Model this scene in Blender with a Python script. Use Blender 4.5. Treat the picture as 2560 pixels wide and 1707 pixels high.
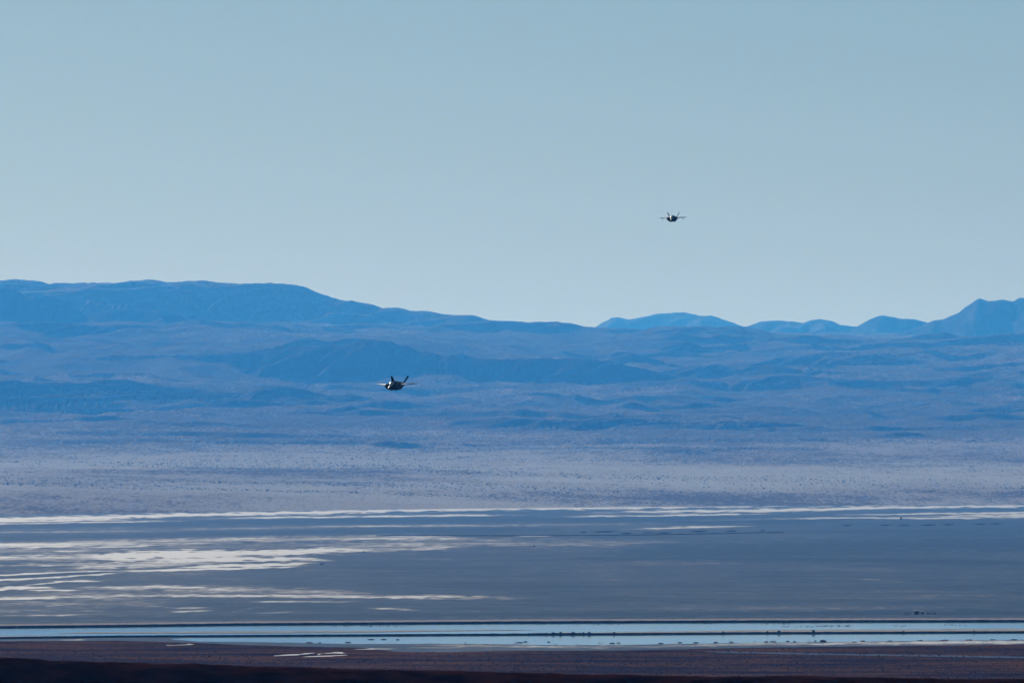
import bpy, bmesh, math, random
import numpy as np
from mathutils import Vector, Matrix

for o in list(bpy.data.objects):
    bpy.data.objects.remove(o, do_unlink=True)
S = bpy.context.scene
C = S.collection
RAD = math.radians

# ------------------------------------------------------------------ camera
F = 24424.0            # focal length in photograph pixels (2560 wide -> 6 degrees)
YH = 1150.0            # row of the level horizon in the photograph
HC = 89.0              # camera height above the dry lake, metres
cam = bpy.data.cameras.new('camera')
camo = bpy.data.objects.new('camera', cam)
C.objects.link(camo)
cam.sensor_width = 36.0
cam.lens = 36.0 * F / 2560.0
cam.clip_start = 1.0
cam.clip_end = 300000.0
camo.location = (0, 0, HC)
camo.rotation_euler = (RAD(90) + math.atan((YH - 853.5) / F), 0, 0)
S.camera = camo

# ------------------------------------------------------------------ sky, sun, exposure
SUN_EL = RAD(17.0)
SUN_AZ = RAD(-17.0)            # measured from +Y towards +X: ahead of the camera, to the left
SUN_STR = 4.2
SKY_STR = 0.05
EXPOSURE = 0.0
HAZE_COL = (0.046, 0.32, 1.0)
HAZE_DEN = 2.0e-5
HAZE_G = 0.35

w = bpy.data.worlds.new('World')
S.world = w
w.use_nodes = True
nt = w.node_tree
bg = nt.nodes['Background']
sky = nt.nodes.new('ShaderNodeTexSky')
sky.sky_type = 'NISHITA'
sky.sun_disc = False
sky.sun_elevation = SUN_EL
sky.sun_rotation = SUN_AZ
sky.altitude = 350
sky.air_density = 1.0
sky.dust_density = 0.14
sky.ozone_density = 6.5
nt.links.new(sky.outputs[0], bg.inputs[0])
bg.inputs[1].default_value = SKY_STR

sl = bpy.data.lights.new('sun', 'SUN')
sl.energy = SUN_STR
sl.angle = RAD(0.53)
sl.color = (1.0, 0.93, 0.82)
slo = bpy.data.objects.new('sun', sl)
C.objects.link(slo)
to_sun = Vector((math.sin(SUN_AZ) * math.cos(SUN_EL), math.cos(SUN_AZ) * math.cos(SUN_EL), math.sin(SUN_EL)))
slo.rotation_euler = to_sun.to_track_quat('Z', 'Y').to_euler()
slo.location = (0, 0, 3000)

S.render.engine = 'CYCLES'
S.view_settings.view_transform = 'Standard'
S.view_settings.look = 'None'
S.view_settings.exposure = EXPOSURE
S.view_settings.gamma = 1.0
S.view_settings.use_curve_mapping = False
S.cycles.use_denoising = True
S.cycles.max_bounces = 6
S.cycles.volume_bounces = 1
S.cycles.diffuse_bounces = 2
S.cycles.sample_clamp_indirect = 4.0

rnd = random.Random(7)

# ------------------------------------------------------------------ helpers
def XYZ(px, py, D):
    """a point at distance D that stands at this place of the photograph"""
    return ((px - 1280.0) / F * D, D, HC + (YH - py) / F * D)

def DG(py):
    """distance of the flat lake floor at a row of the photograph"""
    return HC * F / (py - YH)

def GX(px, py):
    D = DG(py)
    return ((px - 1280.0) / F * D, D)

def tag(o, label=None, cat=None, group=None, kind=None):
    if label: o['label'] = label
    if cat: o['category'] = cat
    if group: o['group'] = group
    if kind: o['kind'] = kind
    return o

def empty(name, loc=(0, 0, 0), rot=(0, 0, 0), scale=1.0):
    o = bpy.data.objects.new(name, None)
    C.objects.link(o)
    o.location = loc
    o.rotation_euler = rot
    o.scale = (scale,) * 3 if not isinstance(scale, tuple) else scale
    return o

def mesh_obj(name, verts, faces, mat=None, parent=None, smooth=False):
    me = bpy.data.meshes.new(name)
    me.from_pydata([tuple(v) for v in verts], [], faces)
    me.update()
    if smooth:
        me.polygons.foreach_set('use_smooth', np.ones(len(me.polygons), dtype=bool))
    if mat: me.materials.append(mat)
    o = bpy.data.objects.new(name, me)
    C.objects.link(o)
    if parent: o.parent = parent
    return o

def bm_obj(name, bm, mat=None, parent=None, smooth=False):
    bmesh.ops.recalc_face_normals(bm, faces=bm.faces)
    me = bpy.data.meshes.new(name)
    bm.to_mesh(me)
    bm.free()
    if smooth:
        me.polygons.foreach_set('use_smooth', np.ones(len(me.polygons), dtype=bool))
    if mat: me.materials.append(mat)
    o = bpy.data.objects.new(name, me)
    C.objects.link(o)
    if parent: o.parent = parent
    return o

def copy_tree(o, parent=None):
    c = o.copy()
    C.objects.link(c)
    c.parent = parent
    for ch in list(o.children):
        copy_tree(ch, c)
    return c

def _hash(ix, iy, seed):
    h = (ix.astype(np.int64) * 374761393 + iy.astype(np.int64) * 668265263 + seed * 1442695041) & 0xFFFFFFFF
    h = ((h ^ (h >> 13)) * 1274126177) & 0xFFFFFFFF
    h = (h ^ (h >> 16)) & 0xFFFFFFFF
    return h.astype(np.float64) / 4294967295.0

def gnoise(x, y, seed=0):
    x0 = np.floor(x); y0 = np.floor(y)
    fx = x - x0; fy = y - y0
    ux = fx * fx * fx * (fx * (fx * 6 - 15) + 10)
    uy = fy * fy * fy * (fy * (fy * 6 - 15) + 10)
    def g(i, j):
        a = _hash(x0 + i, y0 + j, seed) * 2 * np.pi
        return np.cos(a) * (fx - i) + np.sin(a) * (fy - j)
    a = g(0, 0); b = g(1, 0); c = g(0, 1); d = g(1, 1)
    return ((a * (1 - ux) + b * ux) * (1 - uy) + (c * (1 - ux) + d * ux) * uy) * 1.5

def fbm(x, y, octaves=4, seed=0, gain=0.5):
    s = 0; a = 1.0; f = 1.0
    for k in range(octaves):
        s = s + a * gnoise(x * f, y * f, seed + 17 * k)
        a *= gain; f *= 2.03
    return s

def sstep(a, b, v):
    t = np.clip((v - a) / (b - a), 0, 1)
    return t * t * (3 - 2 * t)

# ------------------------------------------------------------------ materials
class NT:
    def __init__(self, name):
        self.m = bpy.data.materials.new(name)
        self.m.use_nodes = True
        self.t = self.m.node_tree
        self.b = self.t.nodes['Principled BSDF']
        self.g = None
    def n(self, kind, **kw):
        nd = self.t.nodes.new(kind)
        for k, v in kw.items(): setattr(nd, k, v)
        return nd
    def l(self, a, b): self.t.links.new(a, b)
    def pos(self):
        if self.g is None: self.g = self.n('ShaderNodeNewGeometry')
        return self.g.outputs['Position']
    def mapped(self, scale, rot=0.0):
        mp = self.n('ShaderNodeMapping')
        mp.inputs['Scale'].default_value = scale
        mp.inputs['Rotation'].default_value = (0, 0, rot)
        self.l(self.pos(), mp.inputs['Vector'])
        return mp.outputs[0]
    def noise(self, scale, detail=3.0, rough=0.55, rot=0.0, dist=0.0):
        nz = self.n('ShaderNodeTexNoise')
        nz.inputs['Scale'].default_value = 1.0
        nz.inputs['Detail'].default_value = detail
        nz.inputs['Roughness'].default_value = rough
        nz.inputs['Distortion'].default_value = dist
        self.l(self.mapped(scale, rot), nz.inputs['Vector'])
        return nz.outputs[0]
    def math(self, op, a, b=None, c=None, clamp=False):
        nd = self.n('ShaderNodeMath', operation=op, use_clamp=clamp)
        for i, v in enumerate((a, b, c)):
            if v is None: continue
            if isinstance(v, (int, float)): nd.inputs[i].default_value = v
            else: self.l(v, nd.inputs[i])
        return nd.outputs[0]
    def rng(self, v, a, b, c=0.0, d=1.0, smooth=True):
        nd = self.n('ShaderNodeMapRange', interpolation_type='SMOOTHSTEP' if smooth else 'LINEAR')
        self.l(v, nd.inputs[0])
        for i, q in enumerate((a, b, c, d)): nd.inputs[i + 1].default_value = q
        return nd.outputs[0]
    def mix(self, f, a, b):
        nd = self.n('ShaderNodeMix', data_type='RGBA')
        if isinstance(f, (int, float)): nd.inputs[0].default_value = f
        else: self.l(f, nd.inputs[0])
        for i, v in ((6, a), (7, b)):
            if isinstance(v, tuple): nd.inputs[i].default_value = (*v, 1)
            else: self.l(v, nd.inputs[i])
        return nd.outputs[2]
    def attr(self, name):
        nd = self.n('ShaderNodeAttribute', attribute_name=name)
        return nd.outputs['Fac']
    def ramp(self, f, stops):
        nd = self.n('ShaderNodeValToRGB')
        e = nd.color_ramp.elements
        while len(e) < len(stops): e.new(0.5)
        for k, (p, c) in enumerate(stops):
            e[k].position = p; e[k].color = (*c, 1)
        self.l(f, nd.inputs[0])
        return nd.outputs[0]
    def base(self, v):
        if isinstance(v, tuple): self.b.inputs['Base Color'].default_value = (*v, 1)
        else: self.l(v, self.b.inputs['Base Color'])
    def set(self, **kw):
        for k, v in kw.items():
            i = self.b.inputs[k.replace('_', ' ')]
            if hasattr(v, 'links'): self.l(v, i)
            elif isinstance(v, tuple): i.default_value = (*v, 1)
            else: i.default_value = v
    def bump(self, h, dist=1.0, strength=1.0):
        nd = self.n('ShaderNodeBump')
        nd.inputs['Distance'].default_value = dist
        nd.inputs['Strength'].default_value = strength
        self.l(h, nd.inputs['Height'])
        self.l(nd.outputs[0], self.b.inputs['Normal'])

def m_lake():
    k = NT('lake_floor')
    salt = k.attr('salt'); veg = k.attr('veg')
    n1 = k.noise((1/240., 1/420., 1), 4, 0.6)
    n2 = k.noise((1/46., 1/120., 1), 4, 0.62)
    n3 = k.noise((1/9., 1/40., 1), 3, 0.6)
    s = k.math('ADD', salt, k.math('MULTIPLY', k.math('SUBTRACT', n1, 0.5), 0.42))
    s = k.math('ADD', s, k.math('MULTIPLY', k.math('SUBTRACT', n2, 0.5), 0.55))
    s = k.math('ADD', s, k.math('MULTIPLY', k.math('SUBTRACT', n3, 0.5), 0.46))
    b1 = k.noise((1/900., 1/170., 1), 4, 0.6, rot=0.03)
    b2 = k.noise((1/170., 1/42., 1), 4, 0.62)
    s = k.math('ADD', s, k.math('MULTIPLY', k.math('SUBTRACT', b1, 0.5), 0.30))
    s = k.math('ADD', s, k.math('MULTIPLY', k.math('SUBTRACT', b2, 0.5), 0.26))
    col = k.ramp(s, [(0.0, (0.022, 0.026, 0.032)), (0.16, (0.040, 0.045, 0.054)), (0.34, (0.105, 0.112, 0.124)),
                     (0.50, (0.36, 0.345, 0.33)), (0.66, (0.80, 0.76, 0.68)), (1.0, (0.90, 0.86, 0.77))])
    # dry scrub on the near shore
    v1 = k.noise((1/90., 1/60., 1), 5, 0.65)
    v2 = k.noise((1/3.0, 1/12., 1), 4, 0.7)
    vv = k.math('ADD', k.math('MULTIPLY', v1, 0.6), k.math('MULTIPLY', v2, 0.4))
    vcol = k.ramp(vv, [(0.34, (0.008, 0.005, 0.004)), (0.44, (0.045, 0.018, 0.006)), (0.51, (0.085, 0.034, 0.006)),
                       (0.58, (0.175, 0.066, 0.009)), (0.70, (0.06, 0.042, 0.025))])
    ve = k.math('ADD', veg, k.math('MULTIPLY', k.math('SUBTRACT', n3, 0.5), 0.7))
    ve = k.math('SUBTRACT', ve, k.math('MULTIPLY', k.rng(salt, 0.45, 0.7), 0.9))
    k.base(k.mix(k.rng(ve, 0.35, 0.65), col, vcol))
    vmask = k.rng(ve, 0.35, 0.65)
    k.set(Roughness=k.rng(s, 0.2, 0.6, 0.35, 0.5))
    k.l(k.math('MULTIPLY', k.math('SUBTRACT', 1.0, vmask), k.rng(s, 0.54, 0.70, 0.008, 0.75)), k.b.inputs['Specular IOR Level'])
    return k.m

def m_terrain(name):
    k = NT(name)
    rock_shade_f = k.attr('rock_shade'); pale = k.attr('pale')
    n0 = k.noise((1/1400., 1/2600., 1/800.), 4, 0.6, rot=0.25)
    n1 = k.noise((1/95., 1/420., 1/80.), 5, 0.65)
    n2 = k.noise((1/17., 1/150., 1/14.), 4, 0.7)
    n3 = k.noise((1/6.0, 1/90., 1/5.0), 3, 0.7)
    f = k.math('ADD', k.math('MULTIPLY', n0, 0.55), k.math('MULTIPLY', n1, 0.40))
    f = k.math('ADD', f, k.math('MULTIPLY', n2, 0.48))
    f = k.math('ADD', f, k.math('MULTIPLY', n3, 0.62))
    f = k.math('ADD', f, k.math('MULTIPLY', k.math('SUBTRACT', pale, 0.4), 0.28))
    sand = k.mix(pale, (0.36, 0.275, 0.215), (0.62, 0.60, 0.54))
    scrub = k.mix(pale, (0.16, 0.125, 0.10), (0.24, 0.225, 0.195))
    c = k.mix(k.rng(f, 0.92, 1.14), scrub, sand)
    rk = k.math('ADD', rock_shade_f, k.math('MULTIPLY', k.math('SUBTRACT', n1, 0.5), 1.1))
    c = k.mix(k.rng(rk, 0.3, 0.8), c, (0.070, 0.058, 0.053))  # dark rock tone that also carries painted shade of the camera-facing slopes
    k.base(c)
    k.set(Roughness=1.0)
    k.b.inputs['Specular IOR Level'].default_value = 0.0
    k.bump(k.math('ADD', n2, k.math('MULTIPLY', n3, 0.5)), 9.0, 0.6)
    return k.m

def m_plain(name, c1, c2, scale=0.5, rough=0.8, spec=0.3, detail=4):
    k = NT(name)
    f = k.noise((scale, scale, scale), detail, 0.65)
    k.base(k.mix(k.rng(f, 0.35, 0.65), c1, c2))
    k.set(Roughness=rough)
    k.b.inputs['Specular IOR Level'].default_value = spec
    return k.m

def m_water():
    k = NT('water')
    k.base((0.012, 0.020, 0.026))
    k.set(Roughness=0.075, IOR=1.333)
    a = k.noise((1/5.0, 1/9.0, 1), 3, 0.6)
    big = k.noise((1/160., 1/90., 1), 3, 0.55)
    h = k.math('MULTIPLY', a, k.rng(big, 0.40, 0.66, 0.15, 1.0))
    k.bump(h, 0.005, 1.0)
    return k.m

M_LAKE = m_lake()
M_PLAIN = m_terrain('desert_ground')
M_HILL = M_PLAIN
M_WATER = m_water()
M_GRAVEL = m_plain('pale_gravel', (0.30, 0.26, 0.245), (0.62, 0.56, 0.53), 0.32, 0.9, 0.0)
M_DIKE = m_plain('dark_earth', (0.030, 0.028, 0.028), (0.065, 0.058, 0.052), 0.6, 0.9, 0.0)
M_MUD = m_plain('grey_mud', (0.05, 0.05, 0.052), (0.08, 0.078, 0.075), 0.05, 0.9, 0.0)
M_SAND = m_plain('pale_sand', (0.42, 0.38, 0.32), (0.66, 0.62, 0.55), 0.08, 0.85, 0.0)
M_LEAF = m_plain('dark_leaf', (0.030, 0.032, 0.022), (0.060, 0.058, 0.036), 1.5, 0.7, 0.0)
M_DRY = m_plain('dry_leaf', (0.045, 0.030, 0.020), (0.10, 0.058, 0.032), 1.2, 0.8, 0.0)
M_STEM = m_plain('woody_stem', (0.05, 0.038, 0.028), (0.09, 0.07, 0.05), 3.0, 0.9, 0.0)
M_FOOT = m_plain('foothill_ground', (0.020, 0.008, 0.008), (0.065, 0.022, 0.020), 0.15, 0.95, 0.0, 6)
M_WHITE = m_plain('white_spray', (0.80, 0.81, 0.82), (0.9, 0.9, 0.9), 4.0, 0.6, 0.3)
M_PIPE = m_plain('grey_pipe', (0.35, 0.36, 0.37), (0.45, 0.45, 0.45), 4.0, 0.5, 0.4)
M_WALL = m_plain('shed_wall', (0.14, 0.15, 0.17), (0.20, 0.20, 0.21), 2.0, 0.7, 0.3)
M_ROOF = m_plain('tan_roof', (0.50, 0.40, 0.29), (0.58, 0.47, 0.36), 2.0, 0.6, 0.4)
M_DARK = m_plain('dark_steel', (0.035, 0.038, 0.042), (0.06, 0.06, 0.062), 2.0, 0.5, 0.4)
M_BIRD = m_plain('dark_plumage', (0.04, 0.04, 0.045), (0.09, 0.08, 0.08), 6.0, 0.8, 0.0)
M_SCRUBTOP = m_plain('hummock_scrub', (0.055, 0.05, 0.042), (0.14, 0.12, 0.10), 0.4, 0.9, 0.0)

def m_jet():
    k = NT('grey_aircraft_paint')
    f = k.noise((0.8, 0.8, 0.8), 4, 0.6)
    k.base(k.mix(k.rng(f, 0.3, 0.7), (0.014, 0.015, 0.017), (0.022, 0.023, 0.026)))
    k.set(Roughness=k.rng(f, 0.3, 0.7, 0.55, 0.65), Metallic=0.0)
    k.b.inputs['Specular IOR Level'].default_value = 0.14
    return k.m
M_JET = m_jet()
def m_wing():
    k = NT('wing_top_glint')
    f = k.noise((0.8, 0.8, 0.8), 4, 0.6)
    k.base(k.mix(k.rng(f, 0.3, 0.7), (0.74, 0.75, 0.78), (0.80, 0.81, 0.84)))  # sun glint of the wing tops put into a bright metal base
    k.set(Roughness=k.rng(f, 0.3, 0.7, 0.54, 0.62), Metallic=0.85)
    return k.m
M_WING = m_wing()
M_FIN = m_plain('dark_fin_paint', (0.010, 0.011, 0.013), (0.016, 0.017, 0.019), 0.8, 0.9, 0.0)
M_JETD = m_plain('dark_aircraft_panel', (0.020, 0.021, 0.023), (0.03, 0.03, 0.032), 2.0, 0.5, 0.4)
M_NOZ = m_plain('nozzle_metal', (0.05, 0.047, 0.044), (0.09, 0.085, 0.08), 3.0, 0.4, 0.5)
def m_canopy():
    k = NT('canopy_glass')
    k.base((0.05, 0.045, 0.03))
    k.set(Roughness=0.42, Metallic=0.85)
    k.base((0.75, 0.68, 0.52))
    return k.m
M_CANOPY = m_canopy()

# ------------------------------------------------------------------ terrain beyond the lake
def ridge(pts, D, sf=0.40, sb=0.16, lam=420., amp=0.55, skew=0.6, wander=140., rnd_w=55., rock_shade=0.6, jag=0.0):
    return dict(pts=np.array(pts, float), D=D, sf=sf, sb=sb, lam=lam, amp=amp, skew=skew, wander=wander, w=rnd_w, rock_shade=rock_shade, jag=jag)

R = [
 # far mountains
 ridge([(1380,872),(1480,822),(1505,808),(1530,795),(1545,794),(1570,799),(1600,793),(1640,784),(1690,780),(1725,783),(1760,789),(1780,788),(1800,795),(1850,813),(1880,822),(1960,860)], 61000, .36, .25, 700, .8, .4, 220, 90, .4),
 ridge([(1780,870),(1840,828),(1870,815),(1900,803),(1950,801),(1985,804),(2005,808),(2030,799),(2050,797),(2075,802),(2105,813),(2145,815),(2190,824),(2260,862)], 57500, .36, .25, 600, .8, .4, 200, 80, .4),
 ridge([(2105,838),(2135,822),(2150,812),(2180,795),(2208,786),(2250,793),(2290,797),(2322,806),(2360,818),(2420,850)], 55000, .38, .25, 600, .6, .35, 160, 60, .6),
 ridge([(2180,850),(2260,829),(2300,816),(2322,806),(2340,799),(2360,796),(2400,778),(2430,756),(2448,745),(2458,748),(2470,752),(2500,748),(2535,753),(2548,746),(2570,742),(2700,735),(2900,760)], 51000, .40, .22, 700, .55, .25, 120, 50, .6),
 # back range
 ridge([(-600,715),(-200,705),(0,700),(30,697),(60,700),(100,701),(118,707),(200,705),(260,707),(300,709),(340,705),(380,699),(420,706),(450,706),(520,702),(560,707),(610,710),(680,706),(740,710),(768,717),(800,732),(830,743),(870,752),(885,749),(920,757),(960,770),(985,766),(1005,768),(1030,776),(1080,780),(1130,786),(1185,788),(1220,798),(1290,804),(1330,812),(1400,830),(1500,850)], 45500, .27, .14, 560, 1.0, 1.1, 520, 120, .35),
 ridge([(1080,830),(1180,806),(1290,805),(1400,806),(1440,810),(1470,816),(1520,819),(1580,819),(1610,823),(1640,815),(1680,812),(1740,814),(1765,811),(1800,819),(1830,814),(1860,813),(1900,823),(1940,835),(2000,845),(2080,862)], 43800, .23, .14, 420, 1.0, .9, 380, 90, .35),
 ridge([(1820,850),(1900,842),(1980,839),(2090,840),(2150,847),(2300,851),(2350,848),(2420,845),(2520,835),(2600,834),(2800,838),(3100,850)], 42000, .25, .12, 420, 1.0, 1.4, 380, 80, .35),
 # left inner ridges
 ridge([(-500,712),(-200,716),(0,716),(40,724),(66,745),(100,734),(140,746),(170,750),(215,790),(250,778),(280,771),(322,770),(360,777),(410,774),(440,786),(480,805),(531,822),(600,846)], 42300, .46, .20, 500, .45, .6, 160, 40, .9),
 ridge([(500,842),(530,824),(555,812),(578,810),(620,819),(700,829),(760,842)], 41300, .45, .2, 300, .4, .5, 60, 30, .9),
 ridge([(-400,800),(-100,806),(0,812),(60,803),(130,802),(180,808),(250,815),(330,810),(440,820),(490,832),(530,848)], 39600, .42, .12, 420, .8, .9, 160, 30, .7),
 ridge([(820,815),(900,806),(960,812),(1030,824),(1090,816),(1150,824),(1240,838),(1330,850)], 42800, .36, .14, 360, .8, .8, 200, 60, .5),
 # central dark mountain
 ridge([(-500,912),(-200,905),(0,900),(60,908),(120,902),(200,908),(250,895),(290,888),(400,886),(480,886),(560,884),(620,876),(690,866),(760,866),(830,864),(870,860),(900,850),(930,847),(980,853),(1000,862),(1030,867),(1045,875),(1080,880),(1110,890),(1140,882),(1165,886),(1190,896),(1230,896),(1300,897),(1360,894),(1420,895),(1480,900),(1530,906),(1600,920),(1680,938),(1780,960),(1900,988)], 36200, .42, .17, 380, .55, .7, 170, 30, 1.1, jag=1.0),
 # right middle hills
 ridge([(1440,930),(1500,905),(1540,892),(1565,884),(1590,882),(1615,888),(1660,905),(1720,918),(1800,945)], 38600, .40, .18, 360, .5, .6, 130, 50, .8),
 ridge([(1600,892),(1640,875),(1680,862),(1715,855),(1740,860),(1780,876),(1830,895),(1900,925)], 40300, .40, .18, 360, .5, .6, 130, 50, .8),
 ridge([(1640,930),(1720,915),(1790,910),(1850,918),(1930,912),(2000,925),(2060,945)], 37300, .34, .14, 330, .8, .9, 180, 40, .6),
 ridge([(1900,905),(1980,888),(2080,879),(2200,882),(2280,893),(2360,912),(2450,924),(2560,935),(2750,945),(3000,950)], 38800, .30, .12, 330, .9, 1.1, 220, 50, .5),
 ridge([(1850,968),(1930,945),(2000,938),(2100,946),(2200,950),(2300,951),(2400,950),(2480,955),(2560,957),(2750,960),(3000,965)], 35600, .40, .11, 300, .75, .9, 180, 30, .8),
 ridge([(1600,1008),(1650,999),(1700,992),(1800,990),(1860,994),(1920,992),(2020,998),(2090,1005),(2140,1018)], 34000, .42, .10, 260, .6, .8, 120, 25, .8),
 ridge([(2260,1022),(2300,1012),(2330,1006),(2355,1000),(2380,1006),(2410,1016),(2440,1024)], 33000, .45, .2, 240, .4, .5, 60, 20, .9),
 ridge([(2380,1040),(2440,1028),(2520,1022),(2600,1024),(2760,1030)], 32200, .42, .12, 240, .6, .8, 90, 20, .8),
 # left front benches
 ridge([(-500,960),(-200,955),(0,955),(60,953),(180,957),(280,952),(330,951),(420,965),(500,972),(560,980),(640,986),(720,996),(800,1012)], 33200, .36, .07, 230, .95, 1.5, 130, 25, .7),
 ridge([(480,1036),(520,1015),(560,996),(600,996),(650,1002),(740,1010),(765,1030),(790,1050)], 31600, .42, .10, 200, .8, 1.2, 80, 20, .8),
 ridge([(780,1044),(830,1022),(880,1015),(905,1022),(960,1044)], 30800, .42, .12, 180, .6, 1.1, 60, 20, .8),
 ridge([(620,994),(700,979),(750,984),(830,990),(900,993),(980,1004),(1060,1018)], 32600, .40, .08, 170, .8, 1.0, 90, 15, .7),
 ridge([(900,1012),(980,1000),(1060,1010),(1120,1016),(1200,1030)], 31900, .40, .08, 170, .8, 1.0, 90, 15, .7),
 ridge([(280,1042),(340,1030),(420,1026),(500,1034),(560,1046)], 31300, .40, .10, 170, .8, 1.0, 70, 15, .7),
 ridge([(1150,1052),(1260,1042),(1440,1050),(1500,1044),(1560,1043),(1650,1050),(1760,1054),(1850,1049),(1950,1057),(2060,1068),(2200,1078)], 28900, .40, .05, 150, .9, 1.0, 120, 12, .6),
 ridge([(2140,1094),(2200,1085),(2260,1081),(2330,1086),(2400,1100)], 27600, .40, .07, 150, .8, 1.0, 70, 12, .7),
 ridge([(2370,1112),(2410,1101),(2440,1099),(2490,1110),(2560,1104),(2640,1108)], 26900, .42, .08, 150, .7, 1.0, 60, 12, .8),
 # low swells on the fan
 ridge([(-300,1110),(0,1111),(60,1114),(140,1110),(190,1122),(240,1134)], 26200, .36, .05, 140, .7, .9, 60, 12, .6),
 ridge([(560,1130),(620,1118),(690,1112),(730,1116),(790,1128)], 25800, .34, .05, 140, .7, .9, 60, 12, .6),
 ridge([(890,1122),(930,1110),(980,1102),(1040,1106),(1100,1122)], 26000, .34, .05, 140, .7, .9, 60, 12, .6),
 ridge([(1110,1122),(1160,1108),(1220,1110),(1290,1118),(1360,1130)], 25900, .34, .05, 140, .7, .9, 60, 12, .6),
 ridge([(1540,1138),(1620,1124),(1700,1120),(1760,1128),(1800,1140)], 25300, .34, .05, 140, .7, .9, 60, 12, .6),
]

COMMON = [(14.0,1306.),(16.0,1286.),(18.1,1270.2),(20.0,1224.),(22.5,1176.),(25.0,1138.)]
PROF = [  # picture column, then (distance km, row) of the open ground along it
 (250., [(28,1074),(31,1044),(32.9,1029),(33.5,964),(35.5,946),(36.1,910),(36.5,892),(39.3,834),(39.9,818),(41.7,822),(43,806),(45,792),(47,785),(52,800),(60,830),(66,830)]),
 (950., [(28,1082),(30.5,1046),(32,1020),(33.5,1003),(35.5,990),(36.3,900),(37,872),(40,852),(43,834),(45,826),(47,822),(52,830),(60,838),(66,836)]),
 (1650.,[(28,1078),(31,1038),(33.8,1010),(34.3,1000),(36,972),(37.2,940),(38.5,918),(40.2,888),(42,852),(43.6,836),(46,834),(50,840),(60,838),(66,834)]),
 (2300.,[(28,1078),(30,1054),(32.5,1027),(34.2,1004),(35.3,988),(35.8,958),(37,934),(38.6,908),(39.1,890),(41.7,868),(42.4,856),(46,852),(50,846),(58,842),(66,838)]),
]
BD = np.arange(14000., 66001., 100.)
BZ = []
for c_, pr in PROF:
    q = np.array(COMMON + pr, float)
    zz_ = HC + (YH - q[:, 1]) * q[:, 0] * 1000 / F
    zz_[0] = -6; zz_[1] = -3.5; zz_[2] = -0.3
    line = np.interp(BD, q[:, 0] * 1000, zz_)
    sm = np.convolve(np.pad(line, 5, mode='edge'), np.ones(11) / 11, 'valid')
    t_ = np.clip((BD - 19500) / 1500, 0, 1)
    BZ.append(line * (1 - t_) + sm * t_)

def base_z(u, D):
    sh = 2150.0 * np.clip(u / 0.0524, -1.6, 1.6) * np.exp(-np.clip(D - 18000, 0, None) / 5500.0)
    De = D - sh + 350 * fbm(u * D / 1700, D / 4000, 2, 601) * sstep(26000, 30000, D)
    px = 1280 + u * F
    zs = [np.interp(De, BD, b_) for b_ in BZ]
    cols = [p[0] for p in PROF]
    z = zs[0] * 1.0
    for k in range(1, 4):
        t = sstep(cols[k - 1], cols[k], px)
        z = z * (1 - t) + zs[k] * t
    return z

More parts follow.
